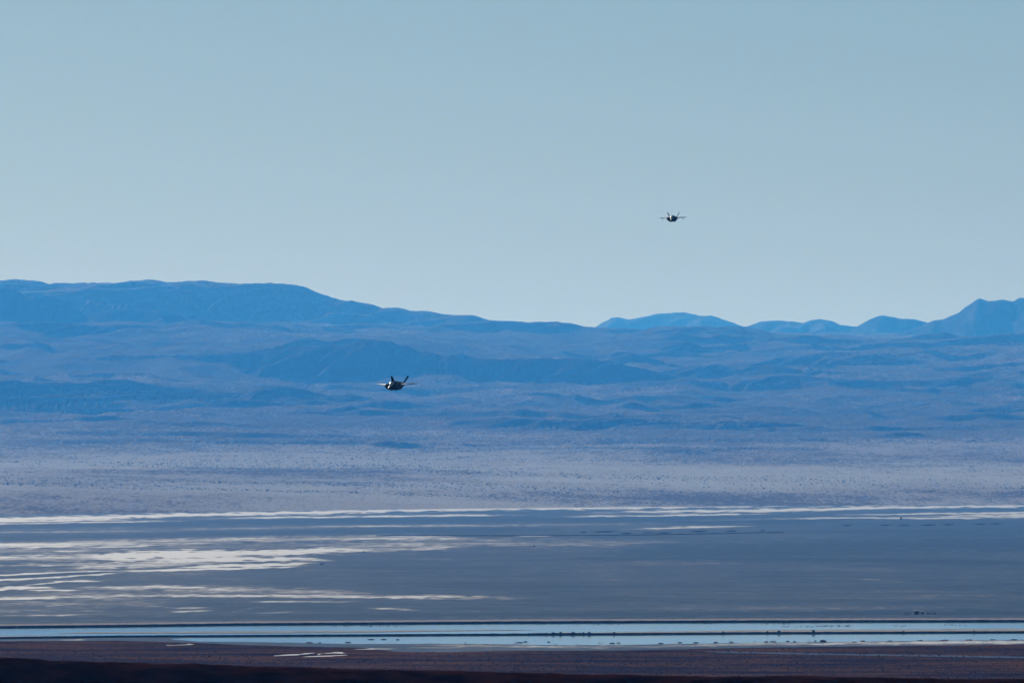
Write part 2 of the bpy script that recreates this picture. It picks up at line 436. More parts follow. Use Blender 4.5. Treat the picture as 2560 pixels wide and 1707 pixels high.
def terrain(u, D):
    x = u * D
    z = base_z(u, D)
    zb = z.copy()
    lake = sstep(-1.0, 25.0, zb)
    z = z + lake * (fbm(x / 1900, D / 2600, 3, 5) * 9 * sstep(20000, 30000, D) + fbm(x / 330, D / 700, 4, 11) * (3.2 + 4.5 * sstep(27000, 33000, D)) + (0.35 - np.abs(gnoise(x / 520 + .3 * gnoise(x / 900, D / 1500, 5), D / 1300, 13))) * 44 * sstep(28000, 33000, D) + (0.3 - np.abs(gnoise(x / 210, D / 560, 14))) * 20 * sstep(26500, 31000, D))
    rock_shade = np.zeros_like(z)
    warp = fbm(x / 900, D / 900, 3, 31)
    fine = fbm(x / 150, D / 170, 3, 41)
    for i, r in enumerate(R):
        reach = 4500 if r['D'] < 50000 else 7000
        rows = np.where((D[:, 0] > r['D'] - reach) & (D[:, 0] < r['D'] + reach))[0]
        if len(rows) == 0: continue
        a, b = rows[0], rows[-1] + 1
        xx = x[a:b]; dd = D[a:b]
        xc = (r['pts'][:, 0] - 1280) / F * r['D']
        zc = HC + (YH - r['pts'][:, 1]) / F * r['D']
        xc = np.concatenate([[xc[0] - 2500], xc, [xc[-1] + 2500]]); zc = np.concatenate([[zc[0] - 900], zc, [zc[-1] - 900]])
        yc = r['D'] + r['wander'] * gnoise(xx / (r['lam'] * 2.2), xx * 0 + i * 3.7, 50 + i) * 1.2
        s = yc - dd                                   # positive on the camera's side
        sp = np.maximum(s, 0)
        spc = 1400 * (1 - np.exp(-sp / 1400))
        xs = xx + r['skew'] * spc * 0.8 + warp[a:b] * np.minimum(sp, 500) * 0.30
        taper = np.minimum(sp, 700) / 700
        crest = np.interp(xx + (xs - xx) * 0.35, xc, zc)
        n = gnoise(xs / r['lam'], dd * 0 + i * 9.1, 90 + i) * 1.15
        n2 = gnoise(xs / (r['lam'] * 0.37), dd / 2500 + i * 5.3, 140 + i)
        n3_ = gnoise(xs / (r['lam'] * 0.16), dd / 900 + i * 2.3, 170 + i)
        spur = 1 - np.abs(n) * 2.0
        slope = r['sf'] * (1 - r['amp'] * 0.55 * spur - r['amp'] * 0.45 * (1 - 2.2 * np.abs(n2)) - r['amp'] * 0.22 * n3_)
        slope = np.maximum(slope, 0.22 * r['sf'])
        wd = max(r['w'], 48.0)
        front = crest - slope * (sp - wd * (1 - np.exp(-sp / wd)))
        sn = np.maximum(-s, 0)
        back = crest - r['sb'] * (sn - wd * (1 - np.exp(-sn / wd)))
        zr = np.where(s > 0, front, back)
        zr = zr + 2.6 * fbm(xx / 34, dd / 80, 2, 260 + i) + 3.0 * fbm(xx / 150, dd / 400, 2, 280 + i)
        if r['jag']:
            zr = zr + r['jag'] * np.abs(fbm(xx / 42, dd / 42, 3, 200 + i)) * 7.0 - 2.0
        k = 7.0
        zz = z[a:b]
        h = np.clip(0.5 + 0.5 * (zr - zz) / k, 0, 1)
        z[a:b] = zz * (1 - h) + zr * h + k * h * (1 - h)
        rock_shade[a:b] = rock_shade[a:b] * (1 - h) + h * r['rock_shade'] * sstep(0, 120, s + 60)  # only the camera side darkens: its shade goes into the ground colour
    # many low nameless rises between the ranges
    rr_ = np.random.RandomState(12)
    for i in range(95):
        D0 = rr_.uniform(25500, 35500) if i < 72 else rr_.uniform(36500, 42500); x0 = rr_.uniform(-.062, .062) * D0
        L = rr_.uniform(120, 620); h = rr_.uniform(5, 20) * (0.5 + (D0 - 25500) / 17000) ; ang = rr_.uniform(-.45, .25); sf = rr_.uniform(.3, .44)
        sel = np.where(np.abs(D[:, 0] - D0) < L * 1.2 + 400)[0]
        if len(sel) == 0: continue
        a, b = sel[0], sel[-1] + 1
        xx = x[a:b] - x0; dd = D[a:b] - D0 - ang * xx + 70 * gnoise(x[a:b] / 160, D[a:b] / 300, 800 + i)
        hh = h * np.clip(1 - (xx / L) ** 2, 0, 1) ** .8 * (1 + .35 * gnoise(x[a:b] / 110, D[a:b] * 0 + i, 850 + i))
        add = np.where(dd < 0, hh - sf * np.maximum(-dd - 10, 0), hh - .07 * dd)
        k = 4.0
        add = np.where(add > k, add, np.where(add < -k, 0, (add + k) ** 2 / (4 * k)))
        add = np.where(np.abs(xx) < L, add, 0) * sstep(0, 60, L - np.abs(xx))
        z[a:b] += add
        rock_shade[a:b] = np.maximum(rock_shade[a:b], .25 * sstep(2, 10, add) * (dd < 20))  # near faces of the rises get painted shade too
    hill = sstep(26000, 31000, D)
    z = z + lake * (fine * (0.5 + 2.0 * hill) + fbm(x / 48, D / 60, 2, 61) * (0.35 + 1.0 * hill))
    pale = sstep(31500, 20800, D) * np.clip(0.85 + 0.6 * fbm(x / 1100, D / 2400, 4, 701), 0.2, 1)
    pale = pale * (0.85 + 0.15 * sstep(6, 45, zb + 8 * fbm(x / 700, D / 900, 3, 733)))
    return z, (rock_shade, pale)

def grid_obj(name, u, Drow, xextra, zfun, mat, attrs=None):
    """a sheet of ground: rows at distances Drow, columns at bearings u, widened by xextra metres"""
    nU, nD = len(u), len(Drow)
    UU, DD = np.meshgrid(u, Drow)
    X = UU * DD + np.sign(UU) * (np.abs(UU) / np.abs(u).max()) ** 1.0 * xextra
    Z, at = zfun(X / DD, DD)
    co = np.stack([X, DD, Z], -1).reshape(-1, 3).astype(np.float32)
    idx = np.arange(nU * nD).reshape(nD, nU)
    q = np.stack([idx[:-1, :-1], idx[:-1, 1:], idx[1:, 1:], idx[1:, :-1]], -1).reshape(-1, 4)
    me = bpy.data.meshes.new(name)
    me.vertices.add(len(co)); me.vertices.foreach_set('co', co.ravel())
    nq = len(q)
    me.loops.add(nq * 4); me.loops.foreach_set('vertex_index', q.ravel().astype(np.int32))
    me.polygons.add(nq)
    me.polygons.foreach_set('loop_start', np.arange(0, nq * 4, 4, dtype=np.int32))
    me.polygons.foreach_set('use_smooth', np.ones(nq, dtype=bool))
    me.update(calc_edges=True)
    for k, v in at.items():
        a = me.attributes.new(k, 'FLOAT', 'POINT')
        a.data.foreach_set('value', v.ravel().astype(np.float32))
    me.materials.append(mat)
    o = bpy.data.objects.new(name, me)
    C.objects.link(o)
    o['kind'] = 'structure'
    o.cycles.shadow_terminator_geometry_offset = 0.25
    o.cycles.shadow_terminator_offset = 0.2
    return o

def tfun(u, D):
    z, (rock_shade, pale) = terrain(u, D)
    return z, {'rock_shade': rock_shade, 'pale': pale}

U = np.linspace(-0.070, 0.070, 700)
rows_a = np.concatenate([np.linspace(14500, 20000, 70, endpoint=False), np.linspace(20000, 24400, 90, endpoint=False), np.linspace(24400, 28000, 150)])
rows_b = np.concatenate([np.linspace(28000, 34500, 300, endpoint=False), np.linspace(34500, 47000, 460)])
rows_c = np.concatenate([np.linspace(47000, 50000, 25, endpoint=False), np.linspace(50000, 62000, 190, endpoint=False), np.linspace(62000, 65000, 12)])
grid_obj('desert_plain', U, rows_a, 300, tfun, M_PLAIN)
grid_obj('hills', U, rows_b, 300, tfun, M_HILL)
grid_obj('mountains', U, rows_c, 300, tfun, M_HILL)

# ------------------------------------------------------------------ the dry lake
# salt streaks: (polyline of centre in the photograph, half thickness in rows, strength)
ST = []
def streak(pts, half, val, soft=1.0):
    ST.append((np.array(pts, float), half, min(val, .88) if val > 0 else val, min(1.9, soft * 1.75)))
# far shore streaks
streak([(-200,1300),(0,1297),(250,1293),(500,1286),(800,1281),(1000,1275),(1300,1270),(1600,1267),(1900,1262),(2100,1261)], 4.0, .76)
streak([(-200,1302),(0,1302),(120,1301),(340,1298)], 2.2, .85)
streak([(-200,1310),(0,1309),(300,1304),(500,1301)], 2.6, .80)
streak([(480,1297),(640,1294),(900,1291),(1200,1287),(1330,1287)], 2.4, .74)
streak([(1200,1272),(1500,1267),(1800,1262),(2000,1260),(2400,1257)], 5.5, .62)
streak([(1450,1282),(1600,1279),(1900,1276),(2200,1269),(2560,1264),(2800,1262)], 3.2, .74)
streak([(1340,1291),(1600,1289),(1760,1286),(1950,1284)], 2.0, .80)
streak([(1650,1302),(1900,1297),(2150,1294),(2300,1295),(2560,1292),(2800,1290)], 2.0, .68)
streak([(2080,1287),(2300,1284),(2560,1281),(2800,1280)], 2.0, .68)
streak([(2250,1291),(2560,1287),(2800,1286)], 2.2, .66)
streak([(-200,1332),(0,1331),(300,1327),(640,1320),(960,1314),(1300,1313),(1600,1307),(1700,1306)], 3.0, .42)
streak([(1540,1322),(1640,1321),(1760,1317),(1900,1314)], 2.4, .66)
# wide grey salt field on the left
streak([(-200,1362),(0,1362),(400,1354),(700,1346),(900,1343),(1080,1342),(1200,1350)], 9, .55, .6)
streak([(-200,1380),(0,1380),(400,1370),(700,1364),(900,1361),(1100,1356),(1500,1356),(1700,1352)], 9, .42, .6)
streak([(-200,1398),(0,1396),(300,1392),(600,1384),(800,1374),(1000,1366),(1180,1366)], 10, .56, .6)
streak([(-200,1415),(0,1415),(300,1412),(600,1402)], 9, .55, .6)
streak([(50,1368),(130,1366),(200,1364)], 2.2, .8)
streak([(200,1368),(330,1365),(440,1359)], 1.8, .72)
streak([(440,1373),(500,1372)], 1.6, .78)
streak([(-200,1393),(0,1392),(80,1390)], 2.0, .8)
streak([(130,1377),(230,1376)], 1.6, .74)
streak([(180,1392),(240,1391),(330,1390),(420,1388),(520,1388),(640,1386)], 11.0, 1.0)
streak([(300,1384),(440,1382),(560,1382),(700,1381),(780,1375),(860,1372),(960,1377)], 6.5, 1.0)
streak([(340,1402),(420,1400),(560,1398),(700,1396),(800,1398),(840,1403)], 5.0, 1.0)
streak([(430,1418),(560,1414),(640,1413),(740,1409),(800,1405)], 3.4, 1.0)
streak([(310,1427),(420,1424),(560,1421),(700,1418),(780,1412)], 1.8, .95)
streak([(-200,1440),(0,1437),(100,1432),(200,1428),(310,1426)], 1.7, .92)
streak([(-200,1452),(0,1449),(100,1444),(160,1440),(250,1435),(310,1429)], 2.0, .95)
streak([(50,1463),(90,1460),(140,1454),(200,1452),(260,1451)], 1.8, .85)
streak([(-200,1474),(0,1472),(60,1469),(120,1469),(150,1472)], 3.6, 1.0)
streak([(-200,1462),(0,1460),(50,1455)], 2.0, .50)
streak([(60,1474),(140,1474),(210,1475)], 1.6, .8)
streak([(1010,1370),(1100,1368),(1160,1367)], 1.8, .70)
streak([(1280,1340),(1340,1340),(1390,1340)], 1.2, .60)
# dark wet tongues inside the field
streak([(-200,1409),(0,1408),(70,1409)], 2.5, -.5)
streak([(-200,1420),(0,1419),(140,1417),(210,1414)], 4, -.42)
streak([(0,1444),(120,1439),(200,1433),(290,1429)], 2.6, -.6)
streak([(-200,1464),(0,1463),(50,1460)], 2.4, -.6)
# lower grey fields
streak([(140,1478),(220,1470),(400,1468),(600,1474),(760,1478),(880,1480),(940,1484)], 6, .52, .7)
streak([(-200,1500),(0,1496),(200,1490),(400,1486),(640,1489),(900,1490),(1100,1491),(1250,1493),(1350,1495)], 4.2, .56, .8)
streak([(-200,1495),(0,1492),(200,1486),(420,1480),(640,1482),(900,1484)], 9, .44, .6)
streak([(-200,1520),(0,1518),(150,1512),(300,1505),(500,1504)], 14, .42, .5)
streak([(100,1518),(150,1511),(200,1507)], 1.8, .62)
streak([(300,1512),(330,1513),(420,1514)], 1.5, .62)
streak([(400,1517),(480,1519),(550,1519)], 2.2, .60)
streak([(420,1529),(500,1526),(545,1524)], 2.2, .60)
streak([(620,1503),(760,1503),(900,1503)], 1.8, .56)
streak([(900,1518),(980,1521),(1060,1525)], 2.2, .66)
streak([(640,1532),(700,1530),(740,1529)], 1.4, .55)
streak([(560,1534),(640,1517),(670,1517)], 1.2, .55)
streak([(200,1525),(260,1527)], 1.6, .62)
streak([(-200,1538),(0,1538),(150,1536),(300,1532)], 2.2, .48)
# dark wet reaches
streak([(-200,1318),(0,1315),(640,1305),(1280,1298),(1600,1298),(2100,1303)], 7, -.30)
streak([(-200,1350),(0,1346),(640,1333),(1000,1328),(1400,1322)], 6, -.28)
streak([(1500,1382),(1800,1376),(2100,1366),(2560,1358),(2800,1356)], 16, -.22, .6)
streak([(1420,1396),(1700,1394),(2000,1396),(2300,1402),(2560,1408),(2800,1410)], 5, -.25, .6)
streak([(1920,1332),(2560,1322),(2800,1320)], 6, -.12)
streak([(-200,1546),(0,1545),(400,1543),(900,1539),(1300,1536),(1700,1533),(2200,1531),(2800,1530)], 5, -.34)
# pale road strip behind the far bank
streak([(2140,1446),(2180,1448),(2210,1449)], 1.0, .5)
streak([(2210,1450),(2255,1452)], .9, .5)
# near shore: salt margin and small pans
streak([(1000,1608),(1100,1611),(1280,1614),(1500,1616),(1700,1613),(1900,1609),(2200,1607),(2560,1604),(2800,1603)], 3.4, .52, .8)
streak([(1240,1606),(1500,1610),(1700,1607)], 1.5, .7)
streak([(1000,1617),(1200,1618)], 1.4, .5)
streak([(660,1640),(720,1636),(780,1632),(830,1623)], 1.2, .8)
streak([(780,1638),(800,1634),(840,1630),(880,1632)], 1.6, .8)
streak([(740,1641),(800,1639),(860,1637),(890,1633)], 1.2, .75)
streak([(860,1622),(920,1621),(1000,1620)], 1.2, .72)
streak([(840,1638),(1000,1632),(1150,1628),(1250,1627)], 4.5, .44, .7)
streak([(600,1614),(660,1616),(740,1616)], 1.3, .52)
streak([(400,1612),(470,1610),(500,1609)], 1.4, .75)
streak([(330,1621),(400,1620),(460,1621)], 1.2, .62)
streak([(500,1616),(560,1615),(600,1618),(700,1619)], 1.3, .55)
streak([(140,1598.5),(190,1598),(225,1598)], .8, .7)
streak([(1440,1669),(1470,1670)], 1.2, .5)
streak([(2480,1599),(2540,1598)], .8, .5)

VEG_EDGE = np.array([(-300,1601),(0,1601),(300,1600),(470,1604),(600,1610),(750,1614),(900,1617),(1000,1628),(1150,1628),(1280,1625),(1560,1624),(1900,1617),(2200,1613),(2560,1609),(2900,1608)], float)

def lake_fun(u, D):
    px = 1280 + u * F
    py = YH + HC * F / D
    v = np.full(px.shape, 0.24)
    # very slow drift of the bare mud's tone
    v = v + 0.09 * fbm(px / 900, py / 26, 4, 77)
    pos = np.zeros_like(v); neg = np.zeros_like(v)
    wob = 1.3 * fbm(px / 70, py / 5, 4, 91)
    ragged = np.clip(1 + 0.9 * fbm(px / 46, py / 3.5, 4, 95, .6), .25, 1.9)
    for pts, half, val, soft in ST:
        yc = np.interp(px, pts[:, 0], pts[:, 1]) + wob * min(1.0, half / 2.5)
        L = pts[-1, 0] - pts[0, 0]
        e = min(L * 0.28, 160.)
        ends = np.clip(np.minimum(px - pts[0, 0], pts[-1, 0] - px) / e, 0, 1) ** 0.7
        hh = half * (0.35 + 0.65 * ends) * ragged
        d = np.abs(py - yc) / np.maximum(hh, .4)
        f = sstep(1.0 + 0.45 * soft, 1.0 - 0.45 * soft, d) * np.where(ends > 0, 0.25 + 0.75 * ends, 0)
        if val > 0: pos = np.maximum(pos, np.clip(val - 0.24, 0, 1) * f)
        else: neg = np.minimum(neg, val * f)
    v = v + pos + neg
    ve = np.interp(px, VEG_EDGE[:, 0], VEG_EDGE[:, 1])
    veg = sstep(-2.0, 3.0, py - ve)
    # bare grey gravel lane crossing the scrub on the right
    lane = np.interp(px, [1700, 1900, 2200, 2560, 2800], [1626, 1631, 1636, 1642, 1645])
    lane_f = sstep(4.0, 1.0, np.abs(py - lane)) * sstep(1650, 1850, px)
    veg = veg - 0.6 * lane_f
    v = v - 0.16 * lane_f
    return np.zeros_like(v), {'salt': v, 'veg': veg}

UL = np.linspace(-0.075, 0.075, 520)
py_rows = np.concatenate([np.linspace(1248, 1320, 110, endpoint=False), np.linspace(1320, 1480, 170, endpoint=False),
                          np.linspace(1480, 1660, 200, endpoint=False), np.linspace(1660, 1760, 40, endpoint=False), np.array([1800, 1900, 2100, 2600, 3600, 6000.])])
Dl = np.sort(DG(py_rows))
cut = 4700.0
lo = Dl[Dl < cut]; hi = Dl[Dl > cut]
grid_obj('scrub_plain', UL, np.concatenate([[-400.0, 60.0] if False else [120.0], lo, [cut]]), 500, lake_fun, M_LAKE)
grid_obj('lake_bed', UL, np.concatenate([[cut], hi]), 500, lake_fun, M_LAKE)

# ------------------------------------------------------------------ near pools, banks and bars
def polyline_px(pts, n=260):
    p = np.array(pts, float)
    xs = np.linspace(p[0, 0], p[-1, 0], n)
    return xs, np.interp(xs, p[:, 0], p[:, 1])

def strip(name, top, bot, z, mat, rough=0.4, n=420, seed=1, kind='structure'):
    """a flat sheet between two shore lines, its edges uneven"""
    xs, yt = polyline_px(top, n)
    _, yb = polyline_px(bot, n)
    yt = yt + rough * fbm(xs / 34, xs * 0 + seed, 4, seed)
    yb = yb + rough * fbm(xs / 34, xs * 0 + seed + 7, 4, seed + 3)
    V = []; Fc = []
    for i in range(n):
        a = GX(xs[i], yt[i]); b = GX(xs[i], max(yb[i], yt[i] + 0.02))
        V += [(a[0], a[1], z), (b[0], b[1], z)]
    for i in range(n - 1):
        Fc.append((2 * i, 2 * i + 1, 2 * i + 3, 2 * i + 2))
    o = mesh_obj(name, V, Fc, mat)
    if kind: o['kind'] = kind
    return o

BANK = [(-500,1573),(0,1569),(300,1566),(600,1562),(900,1560),(1280,1557),(1900,1554.5),(2560,1553.5),(3060,1553)]
DIKE = [(-500,1600),(0,1596),(300,1592),(600,1590.5),(900,1589),(1280,1587),(1560,1586),(1900,1583.5),(2200,1582.5),(2560,1581),(3060,1580)]
def off(line, d): return [(x, y + d) for x, y in line]
strip('water', off(BANK, -1.5), off(DIKE, 1.0), 0.06, M_WATER, 0.0, seed=3)
SHORE = [(430,1597.5),(500,1603),(600,1603.5),(700,1605),(800,1607.5),(900,1609),(1100,1608),(1280,1610),(1400,1612),(1560,1611),(1760,1608),(1900,1606),(2100,1604),(2300,1601),(2560,1599),(3060,1597)]
strip('water', [(430,1596.5),(500,1591.5)] + off([p for p in DIKE if p[0] >= 600], 1.0), SHORE, 0.06, M_WATER, 0.6, seed=11)

def bank(name, line, height, top_w, front_w, back_w, mat_side, mat_top, label, cat, seed=1, bump=0.12, n=520):
    """a long earth bank; its foot follows a line on the lake floor"""
    xs, ys = polyline_px(line, n)
    root = empty(name, (0, float(DG(ys[n // 2])), 0))
    oy = root.location.y
    tag(root, label, cat)
    V = []; T = []; Ft = []; Fs = []
    hn = fbm(xs / 26, xs * 0 + seed, 4, seed + 20)
    for i in range(n):
        D = DG(ys[i]); x = (xs[i] - 1280) / F * D
        h = height * (1 + bump * hn[i])
        j = front_w * 0.25 * hn[(i * 3) % n]
        V += [(x, D - oy + j, -0.05), (x, D - oy + front_w, h), (x, D - oy + front_w + top_w, h), (x, D - oy + front_w + top_w + back_w, -0.05)]
        T += [(x, D - oy + front_w + 0.5, h + 0.03), (x, D - oy + front_w + top_w - 0.5, h + 0.03)]
    for i in range(n - 1):
        a = 4 * i; b = a + 4
        for k in range(3): Fs.append((a + k, b + k, b + k + 1, a + k + 1))
        Ft.append((2 * i, 2 * i + 2, 2 * i + 3, 2 * i + 1))
    mesh_obj('bank_slope', V, Fs, mat_side, root)
    mesh_obj('bank_top', T, Ft, mat_top, root)
    return root

bank('earth_bank', BANK, 1.05, 62, 2.6, 3.0, M_DIKE, M_GRAVEL, 'long low earth bank with wide pale gravel top on the far side of the ponds', 'bank', 4)
bank('pond_dike', DIKE, 0.85, 4.0, 2.2, 2.4, M_DIKE, M_DIKE, 'narrow dark dike with bushes dividing the two ponds', 'dike', 9)
# pale sand bars
strip('sand_bar', [(-300,1592.5),(0,1589.5),(60,1589.2),(190,1588.8),(215,1588.8)], [(-300,1595.5),(0,1592.6),(60,1592),(190,1590),(215,1589)], 0.16, M_SAND, 0.25, 200, 21)
strip('sand_bar', [(150,1581.2),(200,1579.8),(400,1578.6),(600,1577.3),(900,1576.4),(1100,1574.5),(1250,1573.6),(1345,1574.0)], [(150,1581.4),(200,1582.4),(400,1582.4),(600,1582.2),(900,1580.6),(1100,1577.0),(1250,1575.4),(1345,1574.2)], 0.16, M_SAND, 0.35, 300, 23)
strip('sand_bar', [(1330,1581.0),(1500,1580.4),(1900,1574.4),(2200,1573.2),(2560,1571.4),(3060,1570)], [(1330,1581.5),(1500,1582.0),(1900,1580),(2200,1579),(2560,1577.5),(3060,1576.5)], 0.16, M_SAND, 0.3, 360, 27)

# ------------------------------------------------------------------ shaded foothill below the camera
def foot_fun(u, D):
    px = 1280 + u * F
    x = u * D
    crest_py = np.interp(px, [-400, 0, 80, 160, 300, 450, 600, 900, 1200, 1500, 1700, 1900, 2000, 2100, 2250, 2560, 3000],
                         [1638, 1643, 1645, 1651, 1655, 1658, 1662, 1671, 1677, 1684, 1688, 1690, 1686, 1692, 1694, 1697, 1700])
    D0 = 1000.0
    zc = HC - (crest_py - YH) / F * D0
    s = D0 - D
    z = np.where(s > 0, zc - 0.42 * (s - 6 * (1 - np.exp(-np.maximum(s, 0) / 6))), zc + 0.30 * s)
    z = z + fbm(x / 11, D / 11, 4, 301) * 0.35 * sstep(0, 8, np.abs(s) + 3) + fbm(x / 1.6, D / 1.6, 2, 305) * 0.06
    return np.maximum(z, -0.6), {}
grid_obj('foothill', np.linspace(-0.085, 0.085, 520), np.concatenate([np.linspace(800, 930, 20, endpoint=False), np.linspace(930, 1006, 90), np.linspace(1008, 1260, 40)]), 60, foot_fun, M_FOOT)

# ------------------------------------------------------------------ plants
def leaf_mass(rx, ry, rz, n, leaf, seed, flat=0.0):
    """many small leaf-sized faces through a lumpy dome"""
    r = random.Random(seed)
    V = []; Fc = []
    lobes = [(r.uniform(-.55, .55) * rx, r.uniform(-.4, .4) * ry, r.uniform(.15, .55) * rz, r.uniform(.38, .62)) for _ in range(7)]
    for k in range(n):
        lx, ly, lz, lr = lobes[k % len(lobes)]
        while True:
            d = Vector((r.gauss(0, 1), r.gauss(0, 1), r.gauss(0, 1)))
            if d.length > 0.01: break
        d.normalize()
        q = r.random() ** 0.45
        c = Vector((lx + d.x * rx * lr * q, ly + d.y * ry * lr * q, lz + d.z * rz * lr * q * .9))
        c.z = max(c.z, 0.03)
        a = Vector((r.gauss(0, 1), r.gauss(0, 1), r.gauss(0, 1))).normalized()
        b = a.cross(d)
        if b.length < 0.05: b = a.orthogonal()
        b.normalize()
        s = leaf * r.uniform(.6, 1.4)
        i = len(V)
        V += [c - a * s, c + b * s * .6, c + a * s, c - b * s * .6]
        Fc.append((i, i + 1, i + 2, i + 3))
    return V, Fc

def stems(rx, rz, n, seed):
    r = random.Random(seed)
    bm = bmesh.new()
    for k in range(n):
        a = r.uniform(0, 6.283)
        p0 = Vector((math.cos(a) * .06 * rx, math.sin(a) * .06 * rx, -0.08))
        p1 = Vector((math.cos(a) * .5 * rx, math.sin(a) * .45 * rx, rz * r.uniform(.45, .7)))
        r0, r1 = 0.05 * rx, 0.018 * rx
        ring = []
        for p, rr in ((p0, r0), ((p0 + p1) / 2 + Vector((0, 0, .08 * rz)), (r0 + r1) / 2), (p1, r1)):
            ring.append([bm.verts.new(p + Vector((math.cos(t * 1.2566) * rr, math.sin(t * 1.2566) * rr, 0))) for t in range(5)])
        for j in range(2):
            for t in range(5):
                bm.faces.new((ring[j][t], ring[j][(t + 1) % 5], ring[j + 1][(t + 1) % 5], ring[j + 1][t]))
    return bm

def make_bush(name, rx, ry, rz, n, leaf, seed, mat):
    root = empty(name)
    V, Fc = leaf_mass(rx, ry, rz, n, leaf, seed)
    mesh_obj('foliage', V, Fc, mat, root)
    bm_obj('stem', stems(rx, rz, 6, seed + 1), M_STEM, root)
    return root

protos = {}
def place(kind, loc, scale, rz, label, cat, group=None, sz=None):
    if kind not in protos:
        protos[kind] = [MAKERS[kind](), False]
    p, used = protos[kind]
    o = p if not used else copy_tree(p)
    protos[kind][1] = True
    o.location = loc
    o.rotation_euler = (0, 0, rz)
    o.scale = (scale, scale, scale * (sz or 1))
    for k in ('label', 'category', 'group'):
        if k in o: del o[k]
    return tag(o, label, cat, group)

MAKERS = {
 'bank_bush': lambda: make_bush('bank_bush', 1.1, 1.0, 1.25, 420, .12, 3, M_LEAF),
 'bank_bush_b': lambda: make_bush('bank_bush', 1.3, 1.0, 1.0, 420, .12, 13, M_LEAF),
 'shrub_a': lambda: make_bush('desert_shrub', 1.0, 1.0, .95, 130, .17, 5, M_LEAF),
 'shrub_b': lambda: make_bush('desert_shrub', 1.2, .9, .7, 130, .17, 25, M_LEAF),
 'thicket': lambda: make_bush('shrub_thicket', 1.0, .55, 1.0, 700, .055, 35, M_LEAF),
 'lone': lambda: make_bush('lone_bush', 1.0, .9, 1.15, 320, .13, 45, M_LEAF),
 'hummock': lambda: make_bush('shore_tussock', 1.0, .7, .62, 260, .13, 55, M_DRY),
}
def dike_top(px):
    y = np.interp(px, [p[0] for p in DIKE], [p[1] for p in DIKE])
    D = DG(y) + 3.6
    return ((px - 1280) / F * D, D, 0.78)

G_DIKE = 'bushes along the dike between the ponds'
for i, (px, wpx) in enumerate([(1383,8),(1401,8),(1433,9),(1459,6),(1473,9),(1535,7),(1808,7),(1918,6),(1947,10),(2034,11),(2258,6),(2435,5),(1366,5),(1322,4)]):
    s = wpx * 0.205 / 2.2
    lab = 'rounded dark bush standing on the narrow dike between the ponds'
    if wpx == 11: lab = 'largest flat-topped dark bush on the narrow dike between the ponds'
    place('bank_bush' if i % 2 else 'bank_bush_b', dike_top(px), s * 1.12, i * 1.3, lab, 'bush', G_DIKE)

# bushes and thickets out on the lake floor
def on_lake(px, py): 
    x, y = GX(px, py)
    return (x, y, -0.03)
place('lone', on_lake(910,1379.5), 1.7, .4, 'small domed dark bush alone on bare mud beside the last white salt streak', 'bush', None, .75)
place('lone', on_lake(1335,1365.5), 1.65, 2.0, 'small domed dark bush alone in the middle of the bare grey lake floor', 'bush', None, .85)
G_TH = 'dark thickets along the far strip of the lake floor'
for i, (px, py, wpx, hpx) in enumerate([(1458,1331,22,5),(1510,1330,66,6),(1565,1334,36,6),(1620,1332,40,4),(1660,1333,44,5.5),(1745,1329,60,6),(1828,1328,34,5),(1905,1327,18,4.5),
        (2118,1313.5,28,4.5),(2212,1313.5,36,4.5),(2262,1313.5,42,4.5),(2320,1313,48,4.5),(2370,1312,36,4.5),(2450,1310.5,40,4.5),(2490,1310,40,4.5)]):
    D = DG(py)
    s = wpx * D / F / 2 / .95
    hh = hpx * D / F * .7
    lab = 'dark low thicket of shrubs on the grey strip of lake floor right of centre' if i < 8 else 'dark low thicket of shrubs on the far right stretch of lake floor'
    lab = 'dark low thicket in the row behind the long dark streak' if i < 8 else 'dark low thicket in the row below the far white salt streaks'
    place('thicket', on_lake(px, py), s, 0.2 * (i % 5) - .4, lab, 'thicket', G_TH, hh / s / 0.98)
for i, (px, py, w) in enumerate([(2253,1297,9),(2262,1297,4),(2269,1297,4)]):
    D = DG(py)
    place('lone', on_lake(px, py), w * D / F / 2, i, ['widest bush of three in a cluster on the far right salt streak', 'narrow bush in the cluster of three on the far right salt streak', 'narrow bush in the cluster of three on the far right salt streak'][i], 'bush', 'cluster of bushes on the far salt streak', 1.1)

# tussocks on the near shore
G_TU = 'dry brown tussocks along the near pond shore'
tus = [(1300,1606,22),(1315,1604,16),(1372,1604.5,14),(1915,1604,16),(1930,1603.5,16),(1968,1602.5,12),(1985,1603.5,12),(2038,1602,10),(2136,1605,18),(2158,1602,16),
       (775,1606,26),(800,1606.5,14),(870,1605.5,22),(1530,1607.5,18),(1545,1607,14),(1650,1608,24),(1700,1606,20),(1740,1606,18),(1790,1605.5,16),(1830,1605,18),(2225,1602,22),(2300,1601,20),(2360,1600,26),(2420,1599.5,24),(2480,1599,26),(2535,1598.5,26),(960,1598,20),(995,1598.5,12),(930,1598,26)]
for i, (px, py, wpx) in enumerate(tus):
    s = wpx * DG(py) / F / 2
    place('hummock', on_lake(px, py), s, i * .7, 'low dry brown tussock at the edge of the near pond', 'tussock', G_TU, min(1.0, .95 / s))
place('hummock', on_lake(2059,1604), 2.2, 0.3, 'tallest reddish brown tussock on the near pond shore, standing over a patch of white salt', 'tussock', G_TU, 1.0)

